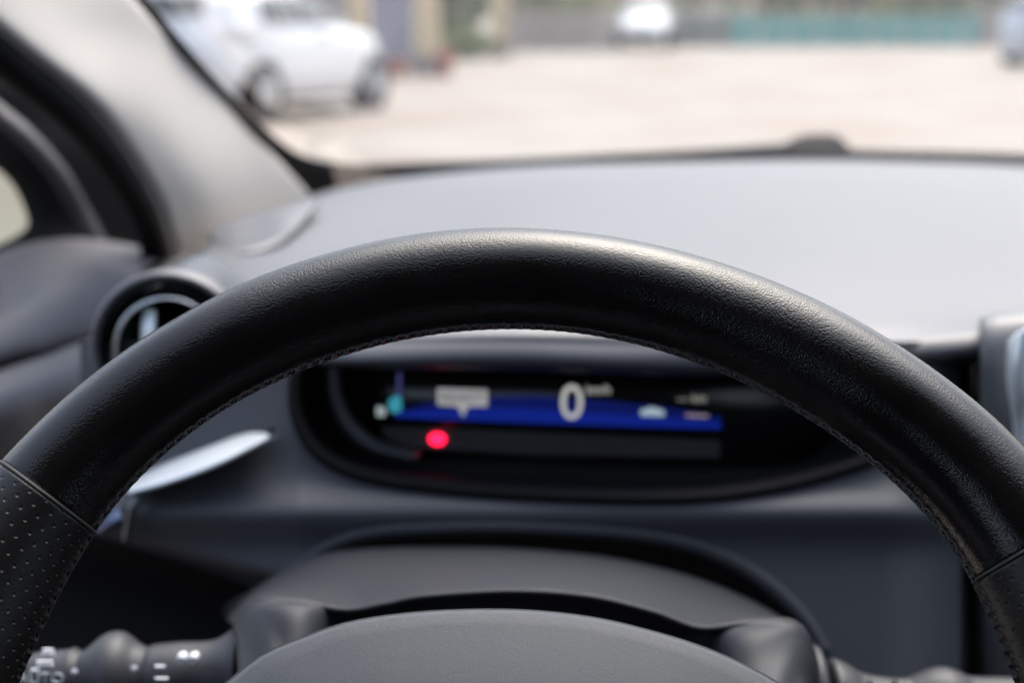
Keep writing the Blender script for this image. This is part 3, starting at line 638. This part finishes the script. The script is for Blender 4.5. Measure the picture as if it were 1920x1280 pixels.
sr_ = stalk('r', lambda x: 1322, [(1552, 60), (1556, 84), (1566, 92), (1590, 82), (1615, 66), (1660, 56), (1700, 54), (1716, 60), (1745, 72), (1775, 76), (1800, 68), (1825, 58), (1900, 56)], .575, -1, None)
sr_['label'] = 'right wiper stalk mostly below the frame'
stub2 = stalk('r', lambda x: 1310, [(1500, 90), (1506, 100), (1522, 108), (1538, 100), (1545, 70)], .575, 1, None); stub2.name = 'stalk_socket'
def onstalk(px, py): 
    return W(px, py, .557)
def dot(px, py, r, parent=sl_):
    c = W(px, py, .556); rings('white_dot', [[c + Vector((r * s * math.cos(k * math.pi / 8), -.0012 * (1 - s), r * s * math.sin(k * math.pi / 8))) for k in range(16)] for s in (1, .6, .05)], 'mark', parent)
dot(140, 1259, .0016); dot(252, 1253, .0017)
M['markm'] = M['mark']
RX = (math.pi / 2 - .9, 0, 0)
text('auto_text', 'AUTO', .0068, M['mark'], sl_, W(76, 1272, .557))
for (px, py, s) in ((340, 1235, 1), (362, 1235, 1)):
    c = W(px, py, .5585); rings('lamp_symbol', [[c + Vector((.0019 * q * math.cos(k * math.pi / 8), dy, .0016 * q * math.sin(k * math.pi / 8))) for k in range(16)] for q, dy in ((1, .004), (1, -.0012), (.35, -.0012), (.35, .004))], 'mark', sl_)
for (px, py, ww, hh) in ((90, 1218, .0042, .0010), (90, 1226, .0050, .0010), (84, 1240, .0060, .0010), (84, 1247, .0066, .0010), (66, 1256, .003, .001), (300, 1249, .0040, .0009), (303, 1272, .0050, .0010)):
    c = W(px, py, .5565); box('lamp_symbol', tuple(c - Vector((ww / 2, .0006, hh / 2))), tuple(c + Vector((ww / 2, .0006, hh / 2))), 'mark', sl_)
for px in (1630, 1676):
    c = W(px, 1279, .562); rings('wiper_symbol', [[c + Vector((.0016 * q * math.cos(k * math.pi / 8), -.0006, .0014 * q * math.sin(k * math.pi / 8))) for k in range(16)] for q in (1, .1)], 'mark', sr_)

# ================================================================== STEERING WHEEL
TILT = math.radians(32); WC = Vector((.0007, .3749, H - .2244))
wheel = thing('steering_wheel', 'black leather steering wheel with perforated grips filling the view', 'steering wheel', WC, (math.radians(58), 0, 0))
OUTR = [(-90, 187), (0, 191.5), (36, 191.5), (39, 190.6), (45, 189.1), (53, 187.6), (60, 186.6), (67, 185.3), (78, 185.0), (90, 185.5), (99, 186), (107, 186.1), (113, 186.7), (118, 187.2), (122, 187.4), (127, 187.3), (133, 188.1), (142, 188.3), (150, 189.5), (180, 191), (270, 187)]
INR = [(-90, 154), (0, 150), (18, 150.9), (27, 153.2), (33, 154.6), (41, 154.6), (45, 153.8), (52, 152.6), (59, 152.3), (70, 152.2), (82, 152.5), (90, 152.5), (100, 152.8), (110, 153.2), (120, 153.9), (126, 154.6), (139, 154.2), (145, 153.0), (154, 150.2), (163, 149.4), (180, 149), (270, 154)]
def interp(T, a):
    a = (a + 90) % 360 - 90
    for (x0, v0), (x1, v1) in zip(T, T[1:]):
        if x0 <= a <= x1:
            f = (a - x0) / (x1 - x0); f = f * f * (3 - 2 * f) if x1 - x0 > 15 else f; return v0 + (v1 - v0) * f
    return T[-1][1]
def sm(T, a): return sum(interp(T, a + d) for d in (-6, -4, -2, 0, 2, 4, 6)) / 7 / 1000
STN = 246                                                    # stitches round the rim
def rim_pt(th, ph):
    """th: degrees round the wheel, ph: tube angle, 0 = outer edge, 90 = towards the driver, 180 = inner edge"""
    ro, ri = sm(OUTR, th), sm(INR, th); mid = (ro + ri) / 2; h = (ro - ri) / 2 - .0004; hd = h * 1.02
    c, s = math.cos(ph), math.sin(ph)
    # leather pulled in between the stitches on the inner edge
    q = (ph - math.radians(191)) / .22
    puck = math.exp(-q * q)
    k = h - puck * (.00035 + .00090 * abs(math.sin(math.radians(th) * STN / 2)))
    r = mid + k * c; z = (hd - puck * .0003) * s
    a = math.radians(th); return Vector((r * math.cos(a), r * math.sin(a), z))
def rim_part(name, a0, a1, m, grow=0, pucker=False):
    nth = int(abs(a1 - a0) * 10); nph = 56; V = []; uv = []; F_ = []
    for i in range(nth + 1):
        th = a0 + (a1 - a0) * i / nth
        e = min(i, nth - i); tuck = -.0009 * math.exp(-(e / 2.2) ** 2)     # edges dive into the seam
        for j in range(nph):
            # finer near the inner edge
            ph = 2 * math.pi * j / nph; ph += .45 * math.sin(ph)* 1.0 if True else 0
            p = rim_pt(th, ph); c = rim_pt(th, 0).lerp(rim_pt(th, math.pi), .5)
            p = p + (p - c).normalized() * (tuck + grow)
            V.append(p); uv.append((math.radians(th) * .17, ph * .0175))
    for i in range(nth):
        for j in range(nph): F_.append((i * nph + j, i * nph + (j + 1) % nph, (i + 1) * nph + (j + 1) % nph, (i + 1) * nph + j))
    me_ = mesh_obj(name, V, F_, m, wheel, world=False, uvs=uv)
    return me_
SL, SR_ = 144.8, 28.5
rim = rim_part('leather_rim', SR_, SL, 'leather')
rim_part('perforated_grip', SL, 212, 'perf', .0003)
rim_part('perforated_grip', -32, SR_, 'perf', .0003)
rim_part('leather_rim', 212, 328, 'leather')
def seam(th):
    V = [rim_pt(th, 2 * math.pi * k / 64) for k in range(64)]; c = sum(V, Vector()) / 64
    a = math.radians(th); tg = Vector((-math.sin(a), math.cos(a), 0)); L = []
    for q in range(8):
        an = q * math.pi / 4
        L.append([p + (p - c).normalized() * (.0006 * math.cos(an) - .0002) + tg * .0007 * math.sin(an) for p in V])
    L.append(L[0]); rings('seam_welt', L, 'thread', wheel, world=False)
for th in (SL, SR_, 212, 328): seam(th)
# stitches: slanted thread pieces lying on the inner edge
V = []; F_ = []
for k in range(STN):
    th = (k + .5) * 360 / STN
    grip = not (SR_ < th < SL)
    for sgn in (-1, 1) if grip else (1,):
        A = rim_pt(th - .22, math.radians(172 - (sgn * 5 + 3))); B = rim_pt(th + .30, math.radians(172 + 9 * sgn))
        A = rim_pt(th - .35 , math.radians(186 if sgn > 0 else 168)); B = rim_pt(th + .35, math.radians(195 if sgn > 0 else 180))
        mid = (A + B) / 2; a = math.radians(th); cen = Vector((.17 * math.cos(a), .17 * math.sin(a), 0)); out = (mid - cen).normalized()
        pts = [A - out * .0003, A.lerp(B, .25) + out * .00025, mid + out * .0004, A.lerp(B, .75) + out * .00025, B - out * .0003]
        t = (B - A).normalized(); s2 = t.cross(out).normalized(); b0 = len(V); r = .00034
        for p in pts:
            for q in range(6): V.append(p + (out * math.cos(q * math.pi / 3) + s2 * math.sin(q * math.pi / 3)) * r)
        for i in range(4):
            for q in range(6): F_.append((b0 + i * 6 + q, b0 + i * 6 + (q + 1) % 6, b0 + (i + 1) * 6 + (q + 1) % 6, b0 + (i + 1) * 6 + q))
mesh_obj('stitching', V, F_, 'thread', wheel, world=False)
# hub: airbag cover outline in the wheel plane, domed towards the driver
def toplane(px, py, zoff):
    N = Vector((0, -math.cos(TILT), math.sin(TILT))); X = Vector((1, 0, 0)); Vv = Vector((0, math.sin(TILT), math.cos(TILT)))
    d = FW + RT * ((px - 960) / FPX) - UP * ((py - 640) / FPX); O = WC + N * zoff
    s = ((O - CAM).dot(N)) / d.dot(N); w_ = CAM + d * s - WC
    return w_.dot(X), w_.dot(Vv)
top_arc = [(330, 1330), (405, 1285), (480, 1226), (560, 1190), (650, 1160), (760, 1143), (880, 1136), (1000, 1138), (1120, 1152), (1230, 1178), (1320, 1206), (1400, 1240), (1475, 1282), (1560, 1345)]
ta = [Vector((*toplane(a, b_, .012), 0)) for a, b_ in top_arc]
low = [Vector((.098, -.02, 0)), Vector((.092, -.05, 0)), Vector((.06, -.078, 0)), (0, -.088, 0), Vector((-.06, -.078, 0)), Vector((-.092, -.05, 0)), Vector((-.098, -.02, 0))]
cov = closed_px([(p[0] * 1000, p[1] * 1000) for p in ta + [Vector(q) for q in low]], 140)
cov = [(a / 1000, b_ / 1000) for a, b_ in cov]
cc = (0, -.005)
def covloop(s, z): return [Vector((cc[0] + (a - cc[0]) * s, cc[1] + (b_ - cc[1]) * s, z)) for a, b_ in cov]
L = [covloop(.93, -.02), covloop(.99, -.004), covloop(1.0, .004), covloop(.992, .009), covloop(.97, .0125)]
for s in (.92, .85, .76, .66, .55, .44, .33, .22, .11, .02): L.append(covloop(s, .0125 + .016 * (1 - (s / .97) ** 2)))
rings('airbag_cover', L, 'airbag', wheel, cap1=True, world=False)
L = [covloop(1.0, -.03), covloop(1.035, -.02), covloop(1.035, -.006), covloop(1.0, .0)]
rings('hub_shadow_shell', L, 'black', wheel, cap0=True, world=False)  # hub back in black, standing in for the shadowed gap behind the cover
for sg in (-1, 1):
    sp_ = [[Vector((sg * .085, -.035 + dy, .002 + dz)), Vector((sg * .115, -.035 + dy * .8, .0 + dz)), Vector((sg * .15, -.03 + dy * .7, -.002 + dz))] for dy, dz in ((.022, -.006), (.02, .004), (0, .008), (-.02, .004), (-.022, -.006))]
    loft('spoke', sp_, 'shroud', wheel, 12, 20, .006, world=False)
lw = [[Vector((dx, -.08, dz)), Vector((dx, -.115, dz - .003)), Vector((dx, -.155, dz - .004))] for dx, dz in ((-.03, -.006), (-.026, .004), (0, .007), (.026, .004), (.03, -.006))]
loft('spoke', lw, 'shroud', wheel, 12, 20, .006, world=False)
